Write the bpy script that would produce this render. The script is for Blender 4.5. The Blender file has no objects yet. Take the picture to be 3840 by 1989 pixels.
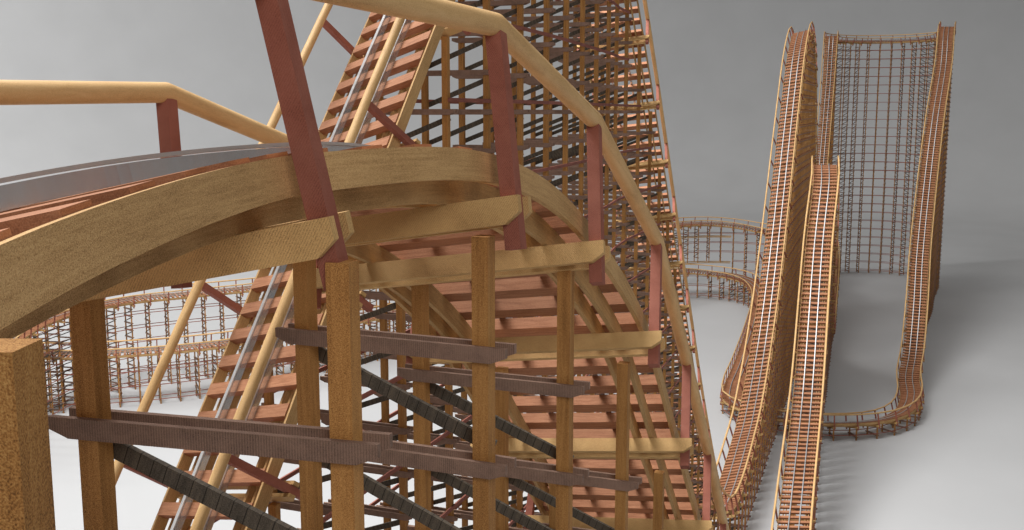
import bpy, math
from mathutils import Vector
U = 1.2                       # metres per trestle tier
sc = bpy.context.scene
col = sc.collection
EYE = 38.4                    # eye height in tiers
CAM = Vector((0, 0, EYE))
PITCH = math.radians(8.5)

# ------------------------------------------------------------------ materials
def new_mat(name):
    m = bpy.data.materials.new(name); m.use_nodes = True
    nt = m.node_tree; nt.nodes.clear()
    out = nt.nodes.new('ShaderNodeOutputMaterial')
    b = nt.nodes.new('ShaderNodeBsdfPrincipled')
    nt.links.new(b.outputs[0], out.inputs[0])
    return m, nt, b

def wood(name, dark, mid, light, grain=(1.2, 22.0), speck=90.0, bump=0.35, rough=0.75,
         ribs=0.0, ribfreq=30.0, rot=0.0, planks=0.0, spk=0.5):
    """uv: u runs along the board, v across it (both in tiers)"""
    m, nt, b = new_mat(name)
    N, L = nt.nodes.new, nt.links.new
    tc = N('ShaderNodeTexCoord')
    mp = N('ShaderNodeMapping'); mp.inputs['Scale'].default_value = (grain[0], grain[1], 1)
    mp.inputs['Rotation'].default_value = (0, 0, rot)
    L(tc.outputs['UV'], mp.inputs[0])
    n1 = N('ShaderNodeTexNoise'); n1.inputs['Scale'].default_value = 1.6
    n1.inputs['Detail'].default_value = 6; n1.inputs['Roughness'].default_value = .62
    n1.inputs['Distortion'].default_value = .6
    L(mp.outputs[0], n1.inputs['Vector'])
    n2 = N('ShaderNodeTexNoise'); n2.inputs['Scale'].default_value = speck
    n2.inputs['Detail'].default_value = 2
    L(tc.outputs['Object'], n2.inputs['Vector'])
    n3 = N('ShaderNodeTexNoise'); n3.inputs['Scale'].default_value = .8
    n3.inputs['Detail'].default_value = 3
    L(tc.outputs['Object'], n3.inputs['Vector'])
    r = N('ShaderNodeValToRGB')
    e = r.color_ramp.elements
    e[0].position = .3; e[0].color = (*dark, 1)
    e[1].position = .72; e[1].color = (*light, 1)
    k = r.color_ramp.elements.new(.5); k.color = (*mid, 1)
    mx = N('ShaderNodeMath'); mx.operation = 'MULTIPLY_ADD'
    L(n2.outputs[0], mx.inputs[0]); mx.inputs[1].default_value = spk
    mx2 = N('ShaderNodeMath'); mx2.operation = 'MULTIPLY_ADD'
    L(n1.outputs[0], mx2.inputs[0]); mx2.inputs[1].default_value = .75 - spk * .5
    L(mx2.outputs[0], mx.inputs[2])
    mx3 = N('ShaderNodeMath'); mx3.operation = 'MULTIPLY_ADD'
    L(n3.outputs[0], mx3.inputs[0]); mx3.inputs[1].default_value = .25
    mx3.inputs[2].default_value = .125 - spk * .25 - .125
    L(mx3.outputs[0], mx2.inputs[2])
    fac = mx.outputs[0]
    if ribs or planks:
        wv = N('ShaderNodeTexWave'); wv.wave_type = 'BANDS'; wv.bands_direction = 'X'
        wv.inputs['Scale'].default_value = ribfreq
        wv.inputs['Distortion'].default_value = .4 if ribs else 0
        wm = N('ShaderNodeMapping'); wm.inputs['Rotation'].default_value = (0, 0, rot)
        L(tc.outputs['UV'], wm.inputs[0]); L(wm.outputs[0], wv.inputs[0])
        wo = wv.outputs['Fac']
        if planks:
            pw = N('ShaderNodeMath'); pw.operation = 'GREATER_THAN'
            L(wo, pw.inputs[0]); pw.inputs[1].default_value = .985
            wo = pw.outputs[0]
        s = N('ShaderNodeMath'); s.operation = 'MULTIPLY_ADD'
        L(wo, s.inputs[0]); s.inputs[1].default_value = ribs if ribs else -planks
        L(fac, s.inputs[2])
        fac = s.outputs[0]
    L(fac, r.inputs[0])
    oi = N('ShaderNodeObjectInfo')
    hv = N('ShaderNodeHueSaturation')
    vr = N('ShaderNodeMapRange'); vr.inputs[3].default_value = .9; vr.inputs[4].default_value = 1.1
    L(oi.outputs['Random'], vr.inputs[0]); L(vr.outputs[0], hv.inputs['Value'])
    L(r.outputs[0], hv.inputs['Color']); L(hv.outputs[0], b.inputs['Base Color'])
    b.inputs['Roughness'].default_value = rough
    b.inputs['Specular IOR Level'].default_value = .25
    bp = N('ShaderNodeBump'); bp.inputs['Strength'].default_value = bump
    bp.inputs['Distance'].default_value = .02
    L(fac, bp.inputs['Height']); L(bp.outputs[0], b.inputs['Normal'])
    return m

M = {}
M['tan'] = wood('tan_board', (.22, .12, .045), (.50, .30, .125), (.66, .44, .21), speck=150, bump=.4, spk=.8)
M['beam'] = wood('beam_timber', (.20, .11, .04), (.54, .32, .125), (.72, .47, .20), grain=(1, 1), speck=150, ribs=.12, ribfreq=19, rot=.7, bump=.5, spk=.7)
M['pipe'] = wood('handrail_wood', (.40, .23, .09), (.68, .42, .18), (.80, .55, .28), grain=(1, 6), speck=160, bump=.2, spk=.65, rough=.6)
M['post'] = wood('post_timber', (.13, .052, .014), (.42, .195, .055), (.60, .33, .11), grain=(.5, 9), speck=150, bump=.4, spk=.75)
M['tie'] = wood('tie_wood', (.19, .075, .035), (.385, .168, .085), (.53, .265, .145), grain=(1.5, 16), speck=120, bump=.35, spk=.45)
M['red'] = wood('red_timber', (.15, .048, .032), (.30, .098, .064), (.38, .14, .095), grain=(2, 2), speck=120, ribs=.12, ribfreq=21, rot=.8, bump=.45, spk=.5)
M['girt'] = wood('girt_timber', (.14, .045, .032), (.30, .105, .075), (.40, .16, .12), speck=120, bump=.4, spk=.5)
M['ledger'] = wood('ledger_timber', (.065, .038, .027), (.21, .13, .094), (.32, .20, .145), grain=(3, 3), speck=150, ribs=.18, ribfreq=17, bump=.5, spk=.6)
M['brace'] = wood('brace_timber', (.03, .024, .018), (.10, .082, .062), (.18, .14, .095), grain=(14, 1.2), speck=120, planks=.5, ribfreq=3.1, bump=.4, spk=.5)

def steel():
    m, nt, b = new_mat('polished_steel')
    N, L = nt.nodes.new, nt.links.new
    tc = N('ShaderNodeTexCoord'); n = N('ShaderNodeTexNoise')
    n.inputs['Scale'].default_value = 9; n.inputs['Detail'].default_value = 8
    L(tc.outputs['Object'], n.inputs['Vector'])
    mr = N('ShaderNodeMapRange'); mr.inputs[3].default_value = .10; mr.inputs[4].default_value = .26
    L(n.outputs[0], mr.inputs[0]); L(mr.outputs[0], b.inputs['Roughness'])
    b.inputs['Metallic'].default_value = .8
    b.inputs['Base Color'].default_value = (.80, .82, .83, 1)
    return m
M['steel'] = steel()
M['cap'] = steel(); M['cap'].name = 'worn_steel'
for nd in M['cap'].node_tree.nodes:
    if nd.type == 'MAP_RANGE': nd.inputs[3].default_value = .22; nd.inputs[4].default_value = .42
    if nd.type == 'BSDF_PRINCIPLED': nd.inputs['Metallic'].default_value = .75

def floor_mat():
    m, nt, b = new_mat('studio_floor')
    N, L = nt.nodes.new, nt.links.new
    tc = N('ShaderNodeTexCoord'); n = N('ShaderNodeTexNoise')
    n.inputs['Scale'].default_value = .05; n.inputs['Detail'].default_value = 5
    L(tc.outputs['Object'], n.inputs['Vector'])
    mr = N('ShaderNodeMapRange'); mr.inputs[1].default_value = .3; mr.inputs[2].default_value = .7
    mr.inputs[3].default_value = .485; mr.inputs[4].default_value = .515
    L(n.outputs[0], mr.inputs[0])
    cb = N('ShaderNodeCombineColor')
    for i in range(3): L(mr.outputs[0], cb.inputs[i])
    L(cb.outputs[0], b.inputs['Base Color'])
    b.inputs['Roughness'].default_value = .9
    b.inputs['Specular IOR Level'].default_value = 0.0
    return m
M['floor'] = floor_mat()

# ------------------------------------------------------------------ mesh pieces
class Piece:
    __slots__ = ('v', 'f', 'uv', 'smooth', 'at')
    def __init__(s): s.v = []; s.f = []; s.uv = []; s.smooth = False; s.at = None

def box(P, c, a, b, d):
    """c centre, a = half length vector, b, d = half cross-section vectors"""
    n = len(P.v); la, lb, ld = a.length, b.length, d.length
    sh = c.x * .37 + c.y * .21 + c.z * .53
    for i in (-1, 1):
        for j in (-1, 1):
            for k in (-1, 1): P.v.append(c + a * i + b * j + d * k)
    if a.cross(b).dot(d) < 0: flip = True
    else: flip = False
    def F(idx, uvs):
        if flip: idx, uvs = idx[::-1], uvs[::-1]
        P.f.append(tuple(n + q for q in idx)); P.uv += uvs
    def lv(q): return ((la if q & 4 else -la) + sh, (lb if q & 2 else -lb) + sh, (ld if q & 1 else -ld) + sh)
    F((0, 1, 3, 2), [(lv(q)[1], lv(q)[2]) for q in (0, 1, 3, 2)])
    F((4, 6, 7, 5), [(lv(q)[1], lv(q)[2]) for q in (4, 6, 7, 5)])
    F((0, 4, 5, 1), [(lv(q)[0], lv(q)[2]) for q in (0, 4, 5, 1)])
    F((2, 3, 7, 6), [(lv(q)[0], lv(q)[2]) for q in (2, 3, 7, 6)])
    F((0, 2, 6, 4), [(lv(q)[0], lv(q)[1]) for q in (0, 2, 6, 4)])
    F((1, 5, 7, 3), [(lv(q)[0], lv(q)[1]) for q in (1, 5, 7, 3)])
    if P.at is None: P.at = c.copy()

def board(P, c, a, h, d, cut):
    """board with both lower corners cut: a half length, h half height (up), d half thickness"""
    n = len(P.v); la, lh = a.length, h.length
    an, hn = a / la, h / lh
    prof = [(-la, lh), (la, lh), (la, -lh * .2), (la - cut, -lh), (-la + cut, -lh), (-la, -lh * .2)]
    sh = c.x * .37 + c.y * .21 + c.z * .53
    for s in (-1, 1):
        for (x, y) in prof: P.v.append(c + an * x + hn * y + d * s)
    flip = a.cross(h).dot(d) > 0
    def F(idx, uvs):
        if flip: idx, uvs = idx[::-1], uvs[::-1]
        P.f.append(tuple(n + q for q in idx)); P.uv += uvs
    F([0, 1, 2, 3, 4, 5], [(x + sh, y + sh) for x, y in prof])
    F([11, 10, 9, 8, 7, 6], [(x + sh, y + sh) for x, y in prof[::-1]])
    for i in range(6):
        j = (i + 1) % 6
        x0, y0 = prof[i]; x1, y1 = prof[j]; e = d.length
        F([i, i + 6, j + 6, j], [(x0 + sh, -e), (x0 + sh, e), (x1 + sh, e), (x1 + sh + .01, -e)])
    if P.at is None: P.at = c.copy()

def sweep(P, rings, closed_caps=True, smooth=False, per=None):
    """rings: list of lists of points (closed profile)"""
    n = len(P.v); k = len(rings[0]); L = 0
    us = [0]
    for i in range(1, len(rings)): us.append(us[-1] + (rings[i][0] - rings[i-1][0]).length)
    vs = [0]
    for j in range(k): vs.append(vs[-1] + (rings[0][(j + 1) % k] - rings[0][j]).length)
    for r in rings: P.v += r
    for i in range(len(rings) - 1):
        for j in range(k):
            j2 = (j + 1) % k
            P.f.append((n + i*k + j, n + i*k + j2, n + (i+1)*k + j2, n + (i+1)*k + j))
            P.uv += [(us[i], vs[j]), (us[i], vs[j+1]), (us[i+1], vs[j+1]), (us[i+1], vs[j])]
    if closed_caps:
        P.f.append(tuple(n + q for q in range(k))[::-1]); P.uv += [(vs[q], .1 * q) for q in range(k)][::-1]
        m = n + (len(rings) - 1) * k
        P.f.append(tuple(m + q for q in range(k))); P.uv += [(vs[q], .1 * q) for q in range(k)]
    P.smooth = smooth
    if P.at is None: P.at = rings[len(rings)//2][0].copy()

def link(name, P, mat, parent, org):
    me = bpy.data.meshes.new(name)
    me.from_pydata([tuple((v - org) * U) for v in P.v], [], P.f)
    uv = me.uv_layers.new(name='UVMap')
    flat = [x for p in P.uv for x in p]
    uv.data.foreach_set('uv', flat)
    me.materials.append(mat)
    if P.smooth:
        me.polygons.foreach_set('use_smooth', [True] * len(me.polygons))
    o = bpy.data.objects.new(name, me); col.objects.link(o)
    if parent: o.parent = parent
    return o

def merge(ps):
    Q = Piece()
    for p in ps:
        n = len(Q.v); Q.v += p.v
        Q.f += [tuple(n + i for i in f) for f in p.f]; Q.uv += p.uv
    Q.smooth = ps[0].smooth
    return Q

def score(p):
    d = p - CAM
    zc = d.y * math.cos(PITCH) - d.z * math.sin(PITCH)
    yc = d.z * math.cos(PITCH) + d.y * math.sin(PITCH)
    if zc < .5: return 0
    x, y = d.x / zc, yc / zc
    if abs(x) > .52 or abs(y) > .275: return .01 / zc
    return 1 / zc

def emit(name, pieces, mat, parent, org, cap=100):
    """the pieces that show largest become parts of their own, the rest one part"""
    pieces = [p for p in pieces if p.v]
    if len(pieces) > cap:
        pieces.sort(key=lambda p: -score(p.at))
        rest = merge(pieces[cap:]); pieces = pieces[:cap]
    else: rest = None
    for p in pieces: link(name, p, mat, parent, org)
    if rest:
        o = link(name, rest, mat, parent, org); o['kind'] = 'stuff'

# ------------------------------------------------------------------ track lines
class Line:
    """smooth centre line through (x, y, z, bank) points"""
    def __init__(s, pts, step=.1):
        P = [Vector(p) for p in pts]            # 4D: x y z bank
        t = [0.0]
        for i in range(1, len(P)):
            t.append(t[-1] + max(1e-3, (P[i].xyz - P[i-1].xyz).length) ** .5)
        Q = [P[0] * 2 - P[1]] + P + [P[-1] * 2 - P[-2]]
        T = [2*t[0] - t[1]] + t + [2*t[-1] - t[-2]]
        out = []
        for i in range(1, len(Q) - 2):
            t0, t1, t2, t3 = T[i-1:i+3]; p0, p1, p2, p3 = Q[i-1:i+3]
            n = max(2, int((p2.xyz - p1.xyz).length / step))
            for k in range(n):
                x = t1 + (t2 - t1) * k / n
                a1 = p0*((t1-x)/(t1-t0)) + p1*((x-t0)/(t1-t0))
                a2 = p1*((t2-x)/(t2-t1)) + p2*((x-t1)/(t2-t1))
                a3 = p2*((t3-x)/(t3-t2)) + p3*((x-t2)/(t3-t2))
                b1 = a1*((t2-x)/(t2-t0)) + a2*((x-t0)/(t2-t0))
                b2 = a2*((t3-x)/(t3-t1)) + a3*((x-t1)/(t3-t1))
                out.append(b1*((t2-x)/(t2-t1)) + b2*((x-t1)/(t2-t1)))
        out.append(P[-1])
        # light smoothing so curvature stays even
        for _ in range(30):
            out = [out[0]] + [(out[i-1] + out[i]*2 + out[i+1]) / 4 for i in range(1, len(out)-1)] + [out[-1]]
        s.p = out
        s.s = [0.0]; s.h = [0.0]
        for i in range(1, len(out)):
            d = out[i].xyz - out[i-1].xyz
            s.s.append(s.s[-1] + d.length); s.h.append(s.h[-1] + math.hypot(d.x, d.y))
    def find(s, arr, val):
        lo, hi = 0, len(arr) - 1
        while hi - lo > 1:
            m = (lo + hi) // 2
            if arr[m] <= val: lo = m
            else: hi = m
        f = 0 if arr[hi] == arr[lo] else (val - arr[lo]) / (arr[hi] - arr[lo])
        return lo + max(0, min(1, f))
    def at(s, i):
        """frame at float sample index: centre, tangent, right, normal, heading, bank"""
        n = len(s.p); i = max(0, min(n - 1.001, i)); k = int(i); f = i - k
        c = s.p[k].lerp(s.p[k+1], f)
        a, b = s.p[max(0, k-2)], s.p[min(n-1, k+3)]
        T = (b.xyz - a.xyz).normalized()
        hd = Vector((T.x, T.y, 0)).normalized()
        r0 = Vector((hd.y, -hd.x, 0)); u0 = r0.cross(T)
        ph = math.radians(c.w)
        r = r0 * math.cos(ph) + u0 * math.sin(ph)
        nn = u0 * math.cos(ph) - r0 * math.sin(ph)
        return c.xyz, T, r, nn, hd, r0, ph
    def near(s, x, y, z=None):
        best = min(range(len(s.p)), key=lambda i: (s.p[i].x-x)**2 + (s.p[i].y-y)**2 + (0 if z is None else (s.p[i].z-z)**2))
        return float(best)

TIE = .62
def build(line, i0, i1, label, phase, hb, diag, girts=True, off=.4, ws=lambda c: .91, base=None, tiephase=0.0, fine=.3, seg=8, bents=True, kink=0, drop=1.3):
    th = bpy.data.objects.new('coaster_track', None); col.objects.link(th)
    mid, *_ = line.at((i0 + i1) / 2)
    org = Vector((mid.x, mid.y, 0))
    th.location = org * U; th.empty_display_size = 2
    th['label'] = label; th['category'] = 'coaster track'; th['group'] = 'stretches of the wooden coaster track'
    s0, s1 = line.find(range(len(line.p)), i0), i1
    sa, sb = line.s[int(i0)], line.s[min(int(i1), len(line.s)-1)]
    # ---- ties
    ties = []
    k = math.ceil((sa - tiephase) / TIE)
    while tiephase + k * TIE < sb:
        c, T, r, n, hd, r0, ph = line.at(line.find(line.s, tiephase + k * TIE))
        P = Piece(); box(P, c - n * .085, r * 1.395 * ws(c), T * .125, n * .085); ties.append(P); k += 1
    emit('tie', ties, M['tie'], th, org)
    # ---- swept members
    ns = max(2, int((sb - sa) / fine)); fr = [line.at(line.find(line.s, sa + (sb - sa) * q / ns)) for q in range(ns + 1)]
    def prof(a0, a1, b0, b1):
        P = Piece()
        sweep(P, [[c + r*(a0*ws(c)) + n*b0, c + r*(a1*ws(c)) + n*b0, c + r*(a1*ws(c)) + n*b1, c + r*(a0*ws(c)) + n*b1] for c, T, r, n, *_ in fr])
        return P
    for sg in (-1, 1):
        link('edge_board', prof(sg*1.43 - .027, sg*1.43 + .027, -.275, -.03), M['tan'], th, org)
        a = sg * .46
        rl = link('rail', prof(a - .045, a + .045, .002, .125), M['steel'], th, org)
        link('rail_cap', prof(a - .045, a + .045, .137, .16), M['cap'], rl, org)
        for q in (.88, 1.12):
            link('stringer', prof(sg*q - .028, sg*q + .028, -.42, -.172), M['tan'], th, org)
    # ---- stations
    ha, hbb = line.h[int(i0)], line.h[min(int(i1), len(line.h)-1)]
    k = math.ceil((ha - phase) / hb - 1e-6); st = []
    hp = lambda k: phase + k * hb - ((.22 if k <= kink else 0) + max(0, kink - k) * 1.36 if kink else 0)
    while hp(k) <= hbb + 1e-6:
        if hp(k) >= ha - 1e-6: st.append(line.find(line.h, hp(k)))
        k += 1
    ext = [line.find(line.h, phase + (math.ceil((ha - phase) / hb - 1e-6) - 1) * hb)] if phase + (math.ceil((ha - phase) / hb - 1e-6) - 1) * hb > 0 else []
    beams, hposts = [], []
    joints = {-1: [], 1: []}
    for idx, i in enumerate(ext + st):
        c, T, r, n, hd, r0, ph = line.at(i)
        for sg in (-1, 1): joints[sg].append((c + r*sg*1.63*ws(c) + n*1.0, n))
        if ext and idx == 0: continue
        for sg in (-1, 1):
            P = Piece(); board(P, c - n*.535 + T*sg*.115, r*1.74*ws(c), n*.112, T*.035, .13); beams.append(P)
            P = Piece(); box(P, c + r*sg*1.63*ws(c) + n*.06, n*.91, r*.068, T*.068); hposts.append(P)
    emit('cross_beam', beams, M['beam'], th, org)
    emit('handrail_post', hposts, M['red'], th, org)
    for sg in (-1, 1):
        J = joints[sg]
        if len(J) < 2: continue
        pts = [j[0] for j in J]; rings = []
        for i, p in enumerate(pts):
            ta = (pts[i] - pts[i-1]).normalized() if i else (pts[1] - pts[0]).normalized()
            tb = (pts[i+1] - pts[i]).normalized() if i + 1 < len(pts) else ta
            t = (ta + tb).normalized(); up = J[i][1]; x = t.cross(up).normalized(); y = x.cross(t)
            k2 = 1 / max(.7, t.dot(ta))
            base_r = []
            for q in range(seg):
                A = 2*math.pi*q/seg
                base_r.append(p + x * math.cos(A) * .097 + y * math.sin(A) * .097 * k2)
            rings.append(base_r)
        # short bevel ring pairs keep the shading break at each joint crisp
        R2 = []
        for i in range(len(rings)):
            if 0 < i < len(rings) - 1:
                d0 = (pts[i-1] - pts[i]).normalized() * .012; d1 = (pts[i+1] - pts[i]).normalized() * .012
                R2.append([v + d0 for v in rings[i]]); R2.append([v + d1 for v in rings[i]])
            else: R2.append(rings[i])
        P = Piece(); sweep(P, R2, smooth=True)
        link('handrail', P, M['pipe'], th, org)
    # ---- trestle
    if not bents: return th
    posts, ledgers, braces, gs = [], [], [], []
    prev = None
    for i in (ext + st):
        c, T, r, n, hd, r0, ph = line.at(i)
        zb = base(c) if base else 0.0
        o = off(c) if callable(off) else off * (1 if ph > .03 else -1 if ph < -.03 else 0) * min(1, abs(ph) / .1)
        info = []
        for sg in (-1, 1):
            lat = o + sg * .88
            top = c.z + lat * math.tan(ph) - .24 - (.42 if abs(lat) > 1.4 and c.y > 5 else 0) - drop * (1 - max(.6, n.z)) + (.2 if c.y < 4.6 and c.y > 0 else 0)
            info.append((Vector((c.x, c.y, 0)) + r0 * lat, top))
        own = i in st
        if min(info[0][1], info[1][1]) - zb < .25: prev = None; continue
        if own:
            for (b, top) in info:
                P = Piece(); z0 = zb
                box(P, Vector((b.x, b.y, (z0 + top)/2)), Vector((0, 0, (top - z0)/2)), r0*.074, hd*.074)
                P.at = Vector((b.x, b.y, max(z0, min(top, top - .8)))); posts.append(P)
        lowtop = min(info[0][1], info[1][1]) - .72
        k = 0; zs = []
        kk = math.ceil(EYE - lowtop)
        while EYE - kk > zb + .15:
            zs.append((EYE - kk, kk)); kk += 1
        mid2 = (info[0][0] + info[1][0]) / 2
        if own:
            for q, (z, kz) in enumerate(zs):
                P = Piece()
                for sg in (-1, 1):
                    board(P, Vector((mid2.x, mid2.y, z)) + hd*sg*.1, r0*1.13, Vector((0, 0, .068)), hd*.023, .14)
                ledgers.append(P)
                zl = zs[q+1][0] if q + 1 < len(zs) else None
                if zl is not None:
                    A = Vector((*(info[0][0] + r0*.0).xy, (zl + .16) if diag > 0 else z - .16))
                    B = Vector((*info[1][0].xy, (z - .16) if diag > 0 else zl + .16))
                    d = B - A; sd = hd * (.1) * (1)
                    up = d.normalized().cross(hd).normalized()
                    P = Piece(); box(P, (A + B)/2 + sd, d*.53, up*.062, hd*.022); braces.append(P)
        if girts and prev is not None:
            pk, pinf, pz = prev
            for (z, kz) in zs:
                if kz % 2: continue
                for q in (0, 1):
                    a, b = pinf[q][0], info[q][0]
                    if z + .3 > pinf[q][1] or z + .3 > info[q][1] or z < pz: continue
                    a = Vector((a.x, a.y, z + .28)); b = Vector((b.x, b.y, z + .28)); d = b - a
                    sd = r0 * (.074 + .025) * (1 if q else -1)
                    P = Piece(); box(P, (a + b)/2 + sd, d*.53, Vector((0, 0, .05)), r0*.02); gs.append(P)
        prev = (i, info, zb)
    emit('post', posts, M['post'], th, org)
    emit('ledger', ledgers, M['ledger'], th, org)
    emit('cross_brace', braces, M['brace'], th, org)
    emit('girt', gs, M['girt'], th, org)
    return th

# ------------------------------------------------------------------ line A
A = Line([(-5.5, -9, 33.0, 10), (-4.3, -5, 34.9, 11), (-3.6, -2, 36.1, 12), (-3.2, .4, 37.0, 12), (-3.14, 2.0, 37.49, 12), (-3.1, 3.25, 37.69, 12),
          (-3.03, 4.4, 37.78, 12), (-2.91, 5.5, 37.84, 12), (-2.73, 6.55, 37.88, 11.6), (-2.18, 7.75, 37.93, 9.8), (-1.64, 8.90, 37.89, 9), (-.74, 11.34, 37.22, 8.5), (.25, 13.74, 35.75, 7.5),
          (1.12, 16.2, 33.5, 6.6), (2.0, 18.7, 31.1, 6), (3.75, 23.7, 26.2, 5), (6.3, 31, 19.0, 4), (9, 38.6, 11.5, 4),
          (11, 44.3, 6.6, 4), (13, 50, 4, 5), (16.3, 59.5, 2.9, 6), (19.6, 69, 3.1, 7), (22.7, 78.5, 5.1, 8), (24.3, 83.3, 6.9, 7),
          (28.4, 95.5, 11.8, 4), (33.2, 110, 24.3, 2), (35.6, 116.5, 30.3, 1), (36.8, 120.8, 32.2, 1), (38.5, 126, 31.0, 1),
          (41, 133, 25, 0), (43.3, 140, 17, 0), (45.6, 147, 9.5, 0), (48, 154, 5.6, 0), (50.3, 161, 5, 1), (53.3, 170, 6.5, 2),
          (56.7, 180, 9.5, 4), (59.8, 190, 12, 6), (61.5, 197, 13, 9), (61.5, 204, 13.3, 12), (58.6, 210.5, 13.4, 12),
          (53.5, 215, 13.6, 11), (47.8, 218, 14.4, 10), (42, 218.6, 14.8, 9), (36, 216.6, 14.8, 8), (29.5, 211.4, 14.6, 6), (10, 193, 14, 5),
          (-15, 170, 13.4, 5), (-37, 150, 12.8, 5), (-46.5, 144, 12.7, 6), (-53, 139.5, 12.7, 8), (-57.3, 132, 12.7, 8),
          (-58.5, 124, 12.7, 8), (-57.5, 115, 12.7, 6), (-55, 104, 12.5, 4)])
iB1 = A.near(-2.56, 6.6); phA = A.h[int(iB1)] % 2.6
a0, a1, a2, a3, a4 = 0, A.near(14.6, 54.5, 3.4), A.near(47, 150.5, 7.5), A.near(10, 193, 14), len(A.p) - 1
build(A, a0, a1, 'large banked track nearest the viewer, curving over a crest beside the camera', phA, 2.6, -1, girts=False, drop=2.6, kink=round((A.h[int(iB1)] - phA) / 2.6), ws=lambda c: 1.0 + .04 * max(0, min(1, c.y - 7)), off=lambda c: 1.0 if c.y < 4.6 else .92 if c.y < 7.6 else .6 if c.y < 10 else .5 if c.y < 12.6 else .42, fine=.14, seg=32)
build(A, a1, a2, 'single hill of track running straight down the right foreground, before the tall pair', phA, 2.6, -1, fine=.5)

def overpass(c):              # bents that stand on a timber bridge over the lower deck
    return 6.4 if 27 < c.x < 47.0 and c.y > 205 else 0.0
build(A, a2, a3, 'upper deck of the far curve, carried partly on a timber bridge frame', phA, 2.6, -1, base=overpass, fine=.5)
build(A, a3, a4, 'upper deck on tall spindly trestle at far left, handrails on both sides', phA, 2.6, -1, fine=.5)

# ------------------------------------------------------------------ line B
def X7(d): return 21.1 + .3546 * (d - 92.7)
pb = [(-17, -14, 3, 5), (-14.6, -7, 4.5, 8), (-12.4, -.5, 9.5, 14), (-9.7, 6.6, 17.2, 19), (-6.85, 14.06, 26.9, 21), (-5.06, 18.7, 32.95, 21.5),
      (-3.28, 23.4, 38.7, 21.5), (-2.4, 25.7, 41.4, 21), (-1.4, 28.3, 44.4, 20), (-.2, 31.8, 48.0, 18), (1.2, 36.6, 50.9, 14),
      (2.6, 41.6, 49.9, 11), (3.4, 45, 46.3, 10), (5.57, 51, 38.9, 10), (8.5, 59.2, 28.6, 10), (11.5, 67.4, 18.2, 11), (14.1, 74.3, 10.2, 12),
      (15.4, 78, 7.4, 14), (17.3, 82.3, 5.1, 15), (19.4, 88, 4.5, 16), (21.2, 93, 5.0, 16), (22.9, 97.8, 5.9, 16), (24.6, 102.6, 7.0, 16),
      (27.8, 111.7, 11.8, 15), (30.1, 118, 17.6, 14), (33.3, 127, 27.6, 14), (36.3, 135.6, 37.4, 14), (39.5, 144.6, 46.8, 13), (42.4, 152.5, 50, 12),
      (45.2, 160, 46.4, 9), (48.5, 169.5, 35.5, 6), (52.4, 180, 21, 4), (55.6, 189, 10.5, 4), (57.8, 196, 7.5, 5), (60.6, 203, 12.5, 6),
      (63.5, 211.5, 22.6, 7), (66.4, 219.5, 34.5, 7), (68.6, 225.3, 45.5, 8), (69.6, 228.2, 52.2, 7), (70.5, 231, 54.9, 5), (71.5, 234.5, 55.0, -4)]
C0 = Vector((83.1, 233.0)); ex = Vector((.93, -.36)); ey = Vector((.36, .93))
for q in (15, 40, 65, 90, 115, 140, 165):
    a = math.radians(q); v = C0 - ex * 11.8 * math.cos(a) + ey * 11.8 * math.sin(a)
    pb.append((v.x, v.y, 54.8, -16))
pb += [(93.3, 224.5, 55.2, -8), (90.3, 217, 55.6, 0), (87.2, 210, 55.2, 3), (84.6, 204.2, 53.2, 3), (80.8, 195.3, 46.9, 3), (74, 181, 37, 3), (68, 168, 26.3, 3),
       (62.3, 155, 16.2, 2), (59.3, 147.5, 10.6, 0), (55.9, 139.5, 5.0, -2), (53.4, 134, 3.0, -6), (51.6, 128.5, 2.1, -10), (48.6, 122.8, 1.9, -13), (44.6, 119.2, 1.8, -14),
       (39.5, 117.8, 1.8, -14), (34.4, 118.6, 1.8, -13), (30.4, 121.8, 1.8, -12), (28.4, 126.5, 1.8, -8), (29.4, 132, 2.0, -4), (33, 143, 2.4, 0), (39, 162, 3.1, 0),
       (44.6, 181, 4, 3), (47, 192, 4.6, 9), (47.2, 201, 5.1, 13), (45.2, 206.2, 5.3, 13), (41.6, 209.6, 5.4, 12), (37.4, 211, 5.6, 10), (32.4, 209.4, 5.8, 8), (27, 205, 6, 6),
       (10, 188.5, 6.5, 5), (-15, 163, 7, 5), (-33, 143, 7.1, 6), (-41.5, 135.4, 7.2, 8), (-51, 131, 7.3, 8), (-60, 129.8, 7.3, 6), (-72, 131.5, 7.4, 4), (-84, 134, 7.4, 3)]
B = Line(pb)
i6 = B.near(5.57, 51, 38.9); phB = B.h[int(i6)] % 2.5
cuts = [0, B.near(1.2, 36.6, 50.9), B.near(18.5, 85.2, 4.8), B.near(57, 193.5, 8.5), B.near(85.6, 207.5, 54.6), B.near(28.4, 126.5, 1.8), B.near(10, 188.5, 6.5), len(B.p) - 1]
labs = ['steep ladder-like track climbing behind the near crest, bright steel rails in view',
        'steep drop seen from underneath through its dense trestle, centre right',
        'tall banked track with white gleaming rails, left one of the tall pair at right',
        'far tower track with a high half-circle turn over an open trestle grid',
        'rightmost long drop with pale rails, sweeping into a low curve above the ground',
        'low track climbing away behind the left tall track into the far lower curve',
        'lower deck of the far left trestle, ties seen between its handrails']
WB = [lambda c: 1.0, lambda c: 1.0 - .09 * max(0, min(1, (c.y - 40) / 45)), lambda c: .91, lambda c: .88, lambda c: .92, lambda c: .91, lambda c: .91]
for j in range(7):
    build(B, cuts[j], cuts[j+1], labs[j], phB, 2.5, 1, ws=WB[j], fine=.25 if j < 2 else .5, seg=24 if j < 1 else 10)

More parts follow.
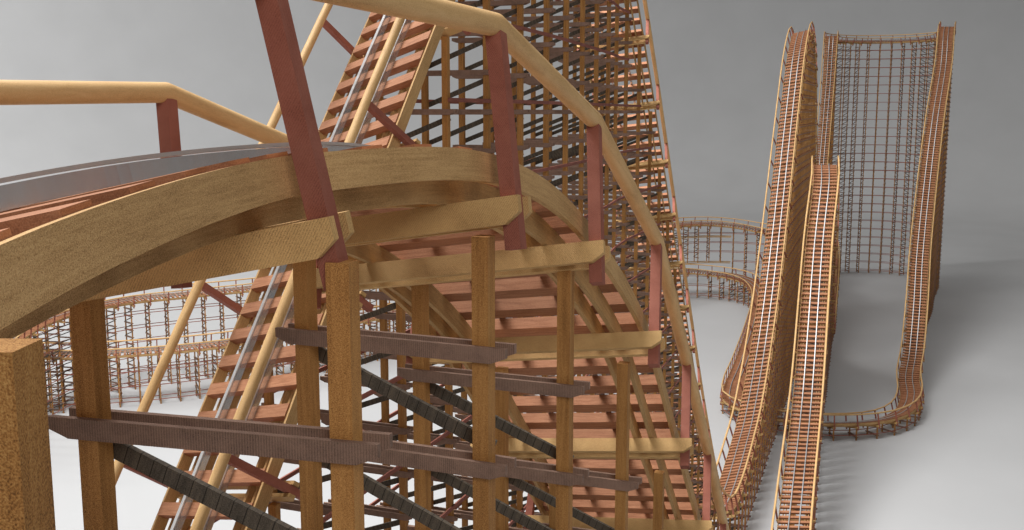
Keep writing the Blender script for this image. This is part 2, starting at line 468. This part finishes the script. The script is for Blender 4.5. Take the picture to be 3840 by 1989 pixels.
# timber bridge frame below the upper deck where it passes over the lower one
fb = bpy.data.objects.new('timber_bridge_frame', None); col.objects.link(fb)
fb['label'] = 'long tan timber frame bridging the lower curve under the upper deck, far centre'
fb['category'] = 'bridge frame'
i0 = A.near(47.0, 218.2, 14.4); i1 = A.near(29.0, 211, 14.6)
c0, *r_ = A.at(i0); c1, *r1_ = A.at(i1)
org = Vector(((c0.x + c1.x)/2, (c0.y + c1.y)/2, 0)); fb.location = org * U
for off in (-.6, 1.4):
    for z in (6.33, 11.9):
        ptsf = []
        for q in range(9):
            c, T, r, n, hd, r0, ph = A.at(i0 + (i1 - i0) * q / 8)
            ptsf.append((c + r0 * off, r0, z))
        P = Piece()
        sweep(P, [[Vector((p.x, p.y, z)) + r0*.08 + Vector((0, 0, -.09)), Vector((p.x, p.y, z)) - r0*.08 + Vector((0, 0, -.09)),
                   Vector((p.x, p.y, z)) - r0*.08 + Vector((0, 0, .09)), Vector((p.x, p.y, z)) + r0*.08 + Vector((0, 0, .09))] for p, r0, z in ptsf])
        link('long_beam', P, M['tan'], fb, org)

# ------------------------------------------------------------------ studio floor rising into a curved backdrop
def dish():
    cx, cy = 25, 110; R0, RF, H = 285, 100, 150
    prof = [(0, 0)] + [(R0 * q / 12, 0) for q in range(1, 13)]
    for q in range(1, 25):
        a = math.pi / 2 * q / 24; prof.append((R0 + RF * math.sin(a), RF * (1 - math.cos(a))))
    prof.append((R0 + RF, H))
    n = 144; v = [Vector((cx, cy, 0))]; f = []; 
    for (r, z) in prof[1:]:
        for k in range(n):
            a = 2 * math.pi * k / n; v.append(Vector((cx + r * math.cos(a), cy + r * math.sin(a), z)))
    for k in range(n): f.append((0, 1 + k, 1 + (k + 1) % n))
    for j in range(len(prof) - 2):
        for k in range(n):
            k2 = (k + 1) % n
            f.append((1 + j*n + k, 1 + (j+1)*n + k, 1 + (j+1)*n + k2, 1 + j*n + k2))
    me = bpy.data.meshes.new('ground'); me.from_pydata([tuple(p * U) for p in v], [], f)
    me.polygons.foreach_set('use_smooth', [True] * len(me.polygons)); me.materials.append(M['floor'])
    o = bpy.data.objects.new('ground', me); col.objects.link(o); o['kind'] = 'structure'
dish()

# ------------------------------------------------------------------ light
w = bpy.data.worlds.new('World'); sc.world = w; w.use_nodes = True
nt = w.node_tree; nt.nodes.clear(); N, L = nt.nodes.new, nt.links.new
out = N('ShaderNodeOutputWorld'); bg = N('ShaderNodeBackground'); L(bg.outputs[0], out.inputs[0])
tc = N('ShaderNodeTexCoord'); sp = N('ShaderNodeSeparateXYZ'); L(tc.outputs['Generated'], sp.inputs[0])
def mt(op, a, b=None, c=None):
    n = N('ShaderNodeMath'); n.operation = op
    for i, q in enumerate((a, b, c)):
        if q is None: continue
        if isinstance(q, (int, float)): n.inputs[i].default_value = q
        else: L(q, n.inputs[i])
    return n.outputs[0]
def ss(x, a, b):
    n = N('ShaderNodeMapRange'); n.interpolation_type = 'SMOOTHSTEP'
    L(x, n.inputs[0]); n.inputs[1].default_value = a; n.inputs[2].default_value = b
    return n.outputs[0]
X, Y, Z = sp.outputs
zz = mt('MAXIMUM', Z, .05)
u, v = mt('DIVIDE', X, zz), mt('DIVIDE', Y, zz)
# one big overhead light panel of the studio; world glow added behind the camera to lift facing wood
panel = mt('MULTIPLY', mt('MULTIPLY', ss(u, -.95, -.75), ss(u, .50, .38)), mt('MULTIPLY', ss(v, -.42, -.25), ss(v, .40, .33)))
back = ss(mt('MULTIPLY_ADD', X, .35, mt('MULTIPLY', Y, -.9)), .0, .8)
amb = mt('MULTIPLY_ADD', back, .045, .045)
tot = mt('MULTIPLY_ADD', panel, 1.25, amb)
L(tot, bg.inputs[1]); bg.inputs[0].default_value = (1, .985, .965, 1)

def area(name, loc, size, power, target):
    l = bpy.data.lights.new(name, 'AREA'); l.shape = 'DISK'; l.size = size * U; l.energy = power
    o = bpy.data.objects.new(name, l); o.location = Vector(loc) * U; col.objects.link(o)
    o.rotation_euler = (Vector(target) - Vector(loc)).to_track_quat('-Z', 'Y').to_euler()
area('studio_softbox', (-32, 58, 130), 60, 3.8e5, (-10, 85, 0))
area('added_front_fill', (14, -34, 62), 26, 1.4e4, (2, 14, 35))  # unseen lamp added behind the camera to brighten the near timber
area('added_backdrop_fill', (-210, 130, 140), 60, 1.1e6, (-230, 400, 40))  # unseen lamp added out of frame to lift the backdrop's left side

cam = bpy.data.cameras.new('camera'); co = bpy.data.objects.new('camera', cam); col.objects.link(co)
co.location = CAM * U; co.rotation_euler = (math.pi/2 - PITCH, 0, 0)
cam.sensor_width = 36; cam.lens = 36; cam.clip_start = .05; cam.clip_end = 3000
sc.camera = co
sc.view_settings.view_transform = 'Standard'; sc.view_settings.look = 'None'
sc.view_settings.exposure = 0; sc.view_settings.gamma = 1
